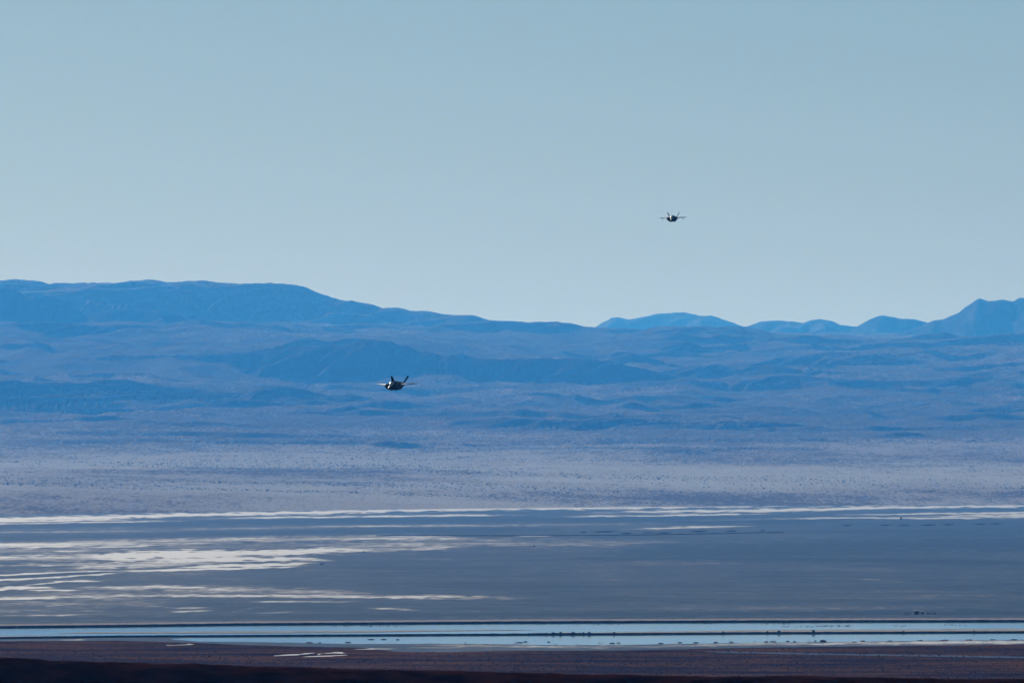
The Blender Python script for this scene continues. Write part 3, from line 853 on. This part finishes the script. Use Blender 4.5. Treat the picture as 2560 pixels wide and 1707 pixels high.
# dark shrubs scattered on the brown scrub plain
G_SH = 'dark shrubs scattered over the brown scrub plain'
r = random.Random(91)
spots = []
for cx, cy, sx, sy, n in [(2075,1667,50,5,30),(2160,1668,25,4,12),(1960,1666,40,6,22),(1500,1675,90,5,34),(1420,1640,70,6,16),(1250,1655,100,9,22),(1800,1672,90,7,30),(950,1652,90,4,20),(350,1645,200,10,16),(1650,1655,200,14,24),(2250,1660,120,12,14),(1350,1682,260,4,24),(700,1658,200,4,14)]:
    for _ in range(n):
        spots.append((cx + r.gauss(0, 1) * sx, min(max(cy + r.gauss(0, 1) * sy, 1628), 1690), r.uniform(2.6, 7.5)))
for i, (px, py, wpx) in enumerate(spots):
    s = wpx * DG(py) / F / 2
    place('shrub_a' if i % 2 else 'shrub_b', on_lake(px, py), s, r.uniform(0, 6), 'small dark shrub on the brown scrub plain in front of the ponds', 'shrub', G_SH)

# ground scrub nobody could count
def tuft_field(name, spots, mat, label, cat, zfun=None):
    V = []; Fc = []
    r = random.Random(5)
    for (x, y, z, s, h) in spots:
        n = 6
        i = len(V)
        a0 = r.uniform(0, 6.28)
        for k in range(n):
            a = a0 + k * 6.2832 / n
            q = r.uniform(.75, 1.25)
            V.append((x + math.cos(a) * s * q, y + math.sin(a) * s * q, z - .2 * h))
        for k in range(n):
            a = a0 + (k + .5) * 6.2832 / n
            q = r.uniform(.5, .8)
            V.append((x + math.cos(a) * s * q, y + math.sin(a) * s * q, z + h * r.uniform(.55, .85)))
        V.append((x + r.uniform(-.2, .2) * s, y, z + h))
        for k in range(n):
            k2 = (k + 1) % n
            Fc += [(i + k, i + k2, i + n + k), (i + k2, i + n + k2, i + n + k), (i + n + k, i + n + k2, i + 2 * n)]
    o = mesh_obj(name, V, Fc, mat)
    return tag(o, label, cat, kind='stuff')

r = random.Random(17)
sp = []
while len(sp) < 5200:
    px = r.uniform(-200, 2760); py = 1612 + (r.random() ** .8) * 85
    ve = np.interp(px, VEG_EDGE[:, 0], VEG_EDGE[:, 1]) + 2
    if py < ve: continue
    if 640 < px < 1000 and 1617 < py < 1642: continue
    x, y = GX(px, py)
    s = r.uniform(.18, .55)
    sp.append((x, y, 0, s, s * r.uniform(.6, 1.1)))
tuft_field('ground_scrub', sp, M_DRY, 'low dry brown scrub covering the plain in front of the ponds', 'scrub')

# hummocks with scrub on the alluvial fan across the lake
r = random.Random(23)
pts = []
np_r = np.random.RandomState(3)
N = 60000
uu = np_r.uniform(-.064, .064, N); DD = 19000 + 9500 * np_r.uniform(0, 1, N)
dens = fbm(uu * DD / 1500, DD / 900, 3, 401) + 0.5 * fbm(uu * DD / 500, DD / 500, 2, 409)
keep = dens + np_r.uniform(-.35, .35, N) > 0.18
uu = uu[keep][:19000].reshape(-1, 1); DD = DD[keep][:19000].reshape(-1, 1)
order = np.argsort(DD[:, 0])
uu = uu[order]; DD = DD[order]
zz, _ = terrain(uu, DD)
lakeok = base_z(uu, DD)[:, 0] > 2
for k in range(len(uu)):
    if not lakeok[k]: continue
    h = .4 + 1.7 * r.random() ** 2
    pts.append((float(uu[k, 0] * DD[k, 0]), float(DD[k, 0]), float(zz[k, 0]) - .3, h * r.uniform(.9, 1.7), h))
tuft_field('fan_scrub', pts, M_SCRUBTOP, 'dark scrub hummocks dotted over the pale slope across the lake', 'scrub')

# ------------------------------------------------------------------ dark causeway on the far lake floor
bank('causeway', [(940,1339.5),(1000,1338.5),(1200,1339.5),(1400,1339),(1600,1337.5),(1800,1334),(1960,1331)], 0.5, 60, 6, 6, M_MUD, M_MUD, 'long dark low causeway crossing the middle of the lake floor', 'causeway', 14, .5, 260)

# ------------------------------------------------------------------ sprinklers
def make_sprinkler(seed, lean):
    r = random.Random(seed)
    root = empty('sprinkler')
    bm = bmesh.new()
    bmesh.ops.create_cone(bm, cap_ends=True, segments=8, radius1=.07, radius2=.05, depth=.7, matrix=Matrix.Translation((0, 0, .3)))
    bm_obj('riser', bm, M_PIPE, root)
    bm = bmesh.new()
    for j in range(16):                         # drops and threads of the jet
        a = RAD(r.uniform(52, 78)) if lean > 0 else RAD(180 - r.uniform(52, 78))
        v = r.uniform(4.6, 6.2)
        w0 = r.uniform(.018, .04)
        prev = None
        yy = r.uniform(-.25, .25)
        t1 = r.uniform(.5, .95)
        for q in range(7):
            t = t1 * q / 6
            p = Vector((math.cos(a) * v * t * .6, yy * t, .62 + math.sin(a) * v * t * .55 - 4.0 * t * t * .62))
            ww = w0 * (1 + 1.5 * q / 6)
            ring = [bm.verts.new(p + Vector((ww, 0, 0))), bm.verts.new(p + Vector((-ww * .5, ww * .8, 0))), bm.verts.new(p + Vector((-ww * .5, -ww * .8, 0)))]
            if prev:
                for k in range(3): bm.faces.new((prev[k], prev[(k + 1) % 3], ring[(k + 1) % 3], ring[k]))
            prev = ring
    bm_obj('spray', bm, M_WHITE, root)
    return root
MAKERS['sprk_a'] = lambda: make_sprinkler(3, 1)
MAKERS['sprk_b'] = lambda: make_sprinkler(8, -1)
G_SP = 'sprinklers spraying along the near shore'
for i, (px, py, h) in enumerate([(1166,1614,1.6),(1286,1615,1.8),(1223,1614,1.2),(1392,1617,1.5),(1440,1618,1.6),(1495,1616,1.9),(1550,1613,1.3),(1822,1612,1.7),(1884,1610,1.4),(1941,1613,2.0),(2017,1612,1.8),(2056,1614,1.3),(2170,1611,1.2),(2214,1612,1.8),(2232,1611,1.4),(2276,1611,1.4),(2306,1606,1.6),(2358,1610,1.4),(2424,1607,1.7),(2430,1607,1.7),(2436,1606,1.5),(2459,1609,1.4),(2480,1608,1.4),(2543,1607,1.5)]):
    place('sprk_a' if i % 3 else 'sprk_b', on_lake(px, py), h * .8, 0, 'sprinkler throwing a thin white jet on the near pond shore', 'sprinkler', G_SP)

# ------------------------------------------------------------------ sheds and small works
def box_bm(x0, x1, y0, y1, z0, z1, bev=0.03):
    bm = bmesh.new()
    bmesh.ops.create_cube(bm, size=1, matrix=Matrix.Translation(((x0 + x1) / 2, (y0 + y1) / 2, (z0 + z1) / 2)) @ Matrix.Diagonal((x1 - x0, y1 - y0, z1 - z0, 1)))
    if bev: bmesh.ops.bevel(bm, geom=list(bm.edges), offset=bev, segments=1, affect='EDGES')
    return bm
def shed(px, py, wd, ht, dep, label):
    x, y = GX(px, py)
    root = empty('pump_shed', (x, y, 0))
    bm_obj('wall', box_bm(-wd / 2, wd / 2, 0, dep, -.1, ht * .84), M_WALL, root)
    bm = bmesh.new()
    o = .18
    vs = [bm.verts.new(v) for v in [(-wd/2-o, -o, ht*.84), (wd/2+o, -o, ht*.84), (wd/2+o, dep+o, ht*.93), (-wd/2-o, dep+o, ht*.93),
                                     (-wd/2-o, -o, ht*.93), (wd/2+o, -o, ht*.93), (wd/2+o, dep+o, ht*1.03), (-wd/2-o, dep+o, ht*1.03)]]
    for f in ((0,1,2,3),(4,5,6,7),(0,1,5,4),(1,2,6,5),(2,3,7,6),(3,0,4,7)): bm.faces.new([vs[k] for k in f])
    bm_obj('roof', bm, M_ROOF, root)
    d = bm_obj('door', box_bm(-wd*.12, wd*.16, -.05, .03, 0.0, ht*.66, .01), M_DARK, root)
    bm_obj('handle', box_bm(wd*.10, wd*.13, -.10, -.04, ht*.3, ht*.36, 0), M_PIPE, d)
    tag(root, label, 'shed')
shed(2291, 1534.5, 2.7, 2.2, 2.2, 'larger flat-roofed grey shed with tan roof behind the pale gravel bank')
shed(2306, 1534, 1.5, 1.7, 1.4, 'smaller flat-roofed grey shed next to the larger one behind the gravel bank')
for px, wpx, lab in ((2268, 20, 'low tan concrete wall left of the sheds behind the gravel bank'), (2324, 16, 'low tan concrete wall between the smaller shed and the dark pointed bush')):
    x, y = GX(px, 1534)
    o = bm_obj('low_wall', box_bm(-wpx*.116, wpx*.116, 0, .6, -.1, .55, .04), M_ROOF)
    o.location = (x, y, 0)
    tag(o, lab, 'wall')
place('lone', on_lake(2337, 1534.5), .8, 1.0, 'dark pointed bush beside the sheds behind the gravel bank', 'bush', None, 1.5)

x, y = GX(805, 1410)
eq = empty('field_equipment', (x, y, 0))
bm_obj('base_frame', box_bm(-1.75, 1.75, -.7, .7, -.05, .55, .04), M_DARK, eq)
bm_obj('housing', box_bm(-1.7, -.35, -.65, .65, .5, 1.05, .08), M_DARK, eq)
bm_obj('housing', box_bm(.25, 1.7, -.65, .65, .5, 1.0, .08), M_DARK, eq)
tag(eq, 'low dark boxy equipment with two raised ends on the tip of the white salt', 'equipment')

# ------------------------------------------------------------------ birds on the far pond
r = random.Random(33)
V = []; Fc = []
def bird(x, y, s, a):
    ca, sa = math.cos(a), math.sin(a)
    prof = [(-.32, .02, .10), (-.15, .11, .12), (.08, .13, .12), (.24, .06, .13)]
    rings = []
    for (l, rr, zc) in prof:
        ring = []
        for k in range(5):
            t = k * 1.2566
            lx, ly, lz = l, math.cos(t) * rr, zc + math.sin(t) * rr * .8
            ring.append(len(V)); V.append((x + (lx * ca - ly * sa) * s, y + (lx * sa + ly * ca) * s, .06 + lz * s))
        rings.append(ring)
    for (l, rr, zc) in ((.27, .05, .27), (.33, .055, .33), (.42, .012, .31)):
        ring = []
        for k in range(5):
            t = k * 1.2566
            lx, ly, lz = l + math.sin(t) * rr * .5, math.cos(t) * rr, zc + math.sin(t) * rr
            ring.append(len(V)); V.append((x + (lx * ca - ly * sa) * s, y + (lx * sa + ly * ca) * s, .06 + lz * s))
        rings.append(ring)
    for a_, b_ in zip(rings[:-1], rings[1:]):
        for k in range(5): Fc.append((a_[k], a_[(k + 1) % 5], b_[(k + 1) % 5], b_[k]))
for (x0, x1, yc, n) in ((2040, 2130, 1564, 46), (1950, 2040, 1565.5, 14), (800, 1010, 1564.5, 40), (1260, 1560, 1559.5, 46), (1720, 1790, 1558, 18), (1900, 1985, 1558.3, 22), (2230, 2280, 1564, 9), (2360, 2420, 1562, 12)):
    for _ in range(n):
        px = r.uniform(x0, x1)
        x, y = GX(px, yc + r.gauss(0, .7))
        bird(x, y, r.uniform(.9, 1.5), r.uniform(0, 6.28))
tag(mesh_obj('waterfowl', V, Fc, M_BIRD), 'scattered flock of dark waterfowl floating on the far pond', 'birds', kind='stuff')

# ------------------------------------------------------------------ fighter jets
def loft(bm, sections, cap=True):
    rings = []
    for s in sections: rings.append([bm.verts.new(p) for p in s])
    n = len(rings[0])
    for a, b in zip(rings[:-1], rings[1:]):
        for k in range(n):
            k2 = (k + 1) % n
            bm.faces.new((a[k], a[k2], b[k2], b[k]))
    if cap:
        bm.faces.new(list(reversed(rings[0]))); bm.faces.new(rings[-1])
    return rings

def body_sec(y, w_, zt, zb, zc, wt, wb):
    """chined cross-section: top, shoulder, chine, keel"""
    half = [(0, zt), (wt * .55, zt - .02 * (zt - zc) - .02), (wt, zt - .30 * (zt - zc)), (w_ * .93, zc + .16 * (zt - zc)), (w_, zc), (w_ * .93, zc - .18 * (zc - zb)), (wb, zb + .10 * (zc - zb)), (wb * .6, zb), (0, zb)]
    pts = [(x, y, z) for x, z in half] + [(-x, y, z) for x, z in reversed(half[1:-1])]
    return pts

def wing_mesh(root_le, root_te, tip_le, tip_te, t_root, t_tip):
    """a tapered surface from root chord to tip chord; t = thickness along 'up'"""
    bm = bmesh.new()
    prof = [(0, 0), (.10, .36), (.40, .42), (.75, .30), (1, .02), (.75, -.18), (.40, -.34), (.10, -.26)]
    up = Vector((0, 0, 1))
    span = (Vector(tip_le) - Vector(root_le))
    chord = Vector((0, 1, 0))
    up = chord.cross(Vector((span.x, 0, span.z))).normalized()
    if up.z < 0 or (abs(up.z) < .3 and up.x * root_le[0] < 0): up = -up
    secs = []
    for f in (0, .33, .66, .97, 1.0):
        le = Vector(root_le).lerp(Vector(tip_le), f); te = Vector(root_te).lerp(Vector(tip_te), f)
        t = t_root + (t_tip - t_root) * f
        if f == 1.0: t *= .35
        secs.append([le.lerp(te, c) + up * h * t for c, h in prof])
    loft(bm, secs)
    return bm

def make_jet(pylons):
    root = empty('fighter_jet')
    bm = bmesh.new()
    secs = [body_sec(-7.85, .03, -.17, -.23, -.20, .015, .015), body_sec(-7.4, .24, .00, -.36, -.20, .12, .12), body_sec(-6.6, .50, .20, -.52, -.18, .25, .26),
            body_sec(-5.6, .74, .42, -.68, -.14, .36, .42), body_sec(-4.6, .92, .60, -.82, -.08, .44, .56), body_sec(-3.7, 1.10, .72, -.95, 0, .50, .72),
            body_sec(-3.2, 1.75, .82, -1.04, .08, .62, .98), body_sec(-2.2, 2.02, .98, -1.10, .12, .80, 1.15), body_sec(-.6, 2.12, 1.02, -1.16, .14, .95, 1.25),
            body_sec(1.2, 2.12, .95, -1.18, .15, 1.05, 1.25), body_sec(2.8, 2.02, .82, -1.12, .15, 1.05, 1.10), body_sec(4.2, 1.75, .66, -.92, .12, .95, .85), body_sec(5.5, 1.40, .56, -.66, .05, .72, .62), body_sec(6.0, .78, .50, -.52, 0, .55, .50)]
    loft(bm, secs)
    fu = bm_obj('fuselage', bm, M_JET, root, smooth=False)
    # weapons bay doors and sensor under the nose
    for sx in (-1, 1):
        bm_obj('bay_door', box_bm(sx * .62 - .42, sx * .62 + .42, -2.0, 2.2, -1.235, -1.15, .03), M_JETD, fu)
    bm = bmesh.new()
    loft(bm, [[(x * q, yy, -.80 + z * q - .12 * (1 - abs(i - 2) / 3)) for x, z in ((-.22, .1), (0, -.05), (.22, .1), (0, .2))] for i, (yy, q) in enumerate(((-5.3, .3), (-5.0, .9), (-4.7, 1), (-4.4, .9), (-4.1, .4)))])
    bm_obj('sensor_window', bm, M_JETD, fu)
    # air intakes
    for sx in (-1, 1):
        bm = bmesh.new()
        def isec(y, g, s=sx): return [(s * x, y, z) for x, z in ((1.02 + .02 * g, .62), (1.55, .66), (2.02, .18), (1.98, .02), (1.40, -.80), (1.0, -.78))]
        loft(bm, [isec(-4.1, 0), isec(-3.2, 0), isec(-2.0, 1)])
        it = bm_obj('air_intake', bm, M_JET, root)
        bm = bmesh.new()
        cx, cz = 1.45, -.05
        loft(bm, [[(sx * (cx + (x - cx) * .82), -4.13, cz + (z - cz) * .82) for x, z in ((1.02, .62), (1.55, .66), (2.02, .18), (1.98, .02), (1.40, -.80), (1.0, -.78))],
                  [(sx * (cx + (x - cx) * .82), -4.05, cz + (z - cz) * .82) for x, z in ((1.02, .62), (1.55, .66), (2.02, .18), (1.98, .02), (1.40, -.80), (1.0, -.78))]])
        bm_obj('duct_opening', bm, M_JETD, it)
    # canopy
    bm = bmesh.new()
    secs = []
    for t in np.linspace(0, 1, 12):
        y = -6.15 + 3.9 * t
        e = math.sin(math.pi * min(1, t * .98 + .01)) ** .62
        hgt = e * (1.0 if t < .5 else 1.0 - .12 * (t - .5))
        floor = np.interp(y, [-6.6, -5.6, -4.6, -3.7, -2.2], [.12, .32, .48, .58, .70])
        wd = .50 * e + .02
        top = max(floor + .05, .30 + .98 * hgt)
        secs.append([(math.cos(a) * wd, float(y), float(floor - .1 + (top - floor + .1) * max(0, math.sin(a)) ** .8)) for a in np.linspace(0, math.pi, 11)])
    loft(bm, secs)
    cn = bm_obj('canopy', bm, M_CANOPY, root, smooth=True)
    bm = bmesh.new()
    secs = []
    for y in (-4.72, -4.60):
        secs.append([(math.cos(a) * .515, y, .42 + .89 * max(0, math.sin(a)) ** .8) for a in np.linspace(0, math.pi, 11)] + [(-.4, y, .42), (.4, y, .42)])
    loft(bm, secs)
    bm_obj('canopy_bow', bm, M_JETD, cn)
    # spine behind the canopy
    bm = bmesh.new()
    loft(bm, [[(math.cos(a) * wv, y, .45 + (hv - .45) * max(0, math.sin(a)) ** .9) for a in np.linspace(0, math.pi, 9)] for y, wv, hv in ((-3.0, .55, 1.16), (-2.0, .72, 1.22), (-.5, .85, 1.18), (1.5, .9, 1.05), (3.5, .8, .82), (5.0, .55, .6))])
    bm_obj('spine', bm, M_JET, root, smooth=True)
    for sx in (-1, 1):
        wg = bm_obj('wing', wing_mesh((sx * 1.85, -1.9, .18), (sx * 1.85, 3.55, .12), (sx * 5.36, 1.65, .26), (sx * 5.36, 3.05, .24), .46, .26), M_WING, root, smooth=False)
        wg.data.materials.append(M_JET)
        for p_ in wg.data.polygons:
            if p_.normal.z < 0.1: p_.material_index = 1  # undersides take the dark body paint; only upper faces carry the glint colour
        bm = bmesh.new()
        loft(bm, [[(sx * 2.2, 2.85, .26), (sx * 2.2, 3.75, .16), (sx * 2.2, 3.75, .13), (sx * 2.2, 2.85, .03)], [(sx * 4.9, 2.45, .27), (sx * 4.9, 3.22, .24), (sx * 4.9, 3.22, .22), (sx * 4.9, 2.45, .18)]])
        bm_obj('flap', bm, M_JETD, wg)
        if pylons:
            p = bm_obj('pylon', box_bm(sx * 4.0 - .06, sx * 4.0 + .06, 1.2, 3.0, -.22, .2, .02), M_JETD, wg)
        bm_obj('tailplane', wing_mesh((sx * 1.45, 4.2, .08), (sx * 1.3, 7.0, .06), (sx * 3.35, 5.9, .08), (sx * 3.35, 7.25, .08), .20, .08), M_JET, root)
        fn = bm_obj('tail_fin', wing_mesh((sx * 1.50, 2.6, .50), (sx * 1.45, 5.75, .45), (sx * 2.30, 4.35, 2.12), (sx * 2.30, 6.20, 2.12), .28, .18), M_FIN, root)
        bm = bmesh.new()
        loft(bm, [[(sx * (1.68 + dx), 4.75, .95), (sx * (1.68 + dx), 5.85, .95), (sx * (2.20 + dx), 6.12, 1.95), (sx * (2.20 + dx), 5.5, 1.95)] for dx in (-.1, .1)])
        bm_obj('rudder', bm, M_FIN, fn)
        if pylons:
            bm = bmesh.new()
            loft(bm, [[(sx * 4.0 + math.cos(a) * rr, y, -.32 + math.sin(a) * rr) for a in np.linspace(0, 6.2832, 9)[:-1]] for y, rr in ((.35, .01), (.7, .07), (1.1, .09), (3.0, .09), (3.2, .07))])
            ms = bm_obj('missile', bm, M_JETD, root)
            bm = bmesh.new()
            for a in range(4):
                aa = RAD(45 + 90 * a)
                d = Vector((math.cos(aa), 0, math.sin(aa)))
                c = Vector((sx * 4.0, 0, -.32))
                n_ = Vector((-d.z, 0, d.x)) * .012
                q = [c + d * .08 + Vector((0, 2.5, 0)), c + d * .30 + Vector((0, 2.8, 0)), c + d * .30 + Vector((0, 3.1, 0)), c + d * .08 + Vector((0, 3.1, 0))]
                loft(bm, [[v - n_ for v in q], [v + n_ for v in q]])
            bm_obj('fin', bm, M_JETD, ms)
    # engine nozzle
    bm = bmesh.new()
    rings = [[(math.cos(a) * rr, y, -.02 + math.sin(a) * rr) for a in np.linspace(0, 6.2832, 19)[:-1]] for y, rr in ((5.6, .62), (6.2, .64), (7.0, .50), (7.25, .44), (7.2, .36), (6.3, .40))]
    loft(bm, rings)
    bm_obj('exhaust_nozzle', bm, M_NOZ, root, smooth=True)
    return root

def pose_jet(root, px, py, D, yaw, pitch, roll):
    """yaw turns the nose to the picture's left, pitch lowers the nose, roll drops the picture-left wing"""
    root.location = XYZ(px, py, D)
    root.rotation_mode = 'XYZ'
    m = Matrix.Rotation(RAD(-yaw), 4, 'Z') @ Matrix.Rotation(RAD(pitch), 4, 'X') @ Matrix.Rotation(RAD(-roll), 4, 'Y')
    root.rotation_euler = m.to_euler('XYZ')

j1 = make_jet(False)
pose_jet(j1, 988.5, 963.0, 2590, 12.5, 4.4, 0.8)
tag(j1, 'dark fighter jet with plain wings flying low in front of the blue mountains', 'jet', 'pair of fighter jets')
j2 = make_jet(True)
pose_jet(j2, 1681.5, 546.0, 3730, 5.0, 4.4, 1.5)
tag(j2, 'dark fighter jet with missiles under its wings, high against the pale sky', 'jet', 'pair of fighter jets')

# ------------------------------------------------------------------ haze
hz = box_bm(-9000, 9000, -300, 66500, -8, 1010, 0)
hm = bpy.data.materials.new('haze_air')
hm.use_nodes = True
ht = hm.node_tree
for n_ in list(ht.nodes): ht.nodes.remove(n_)
out = ht.nodes.new('ShaderNodeOutputMaterial')
pv = ht.nodes.new('ShaderNodeVolumePrincipled')
pv.inputs['Color'].default_value = (*HAZE_COL, 1)
pv.inputs['Density'].default_value = HAZE_DEN
pv.inputs['Anisotropy'].default_value = HAZE_G
pv.inputs['Absorption Color'].default_value = (1, 1, 1, 1)
ht.links.new(pv.outputs[0], out.inputs['Volume'])
ho = bm_obj('haze', hz, hm)
tag(ho, 'blue haze filling the air over the lake and hills', 'haze', kind='stuff')
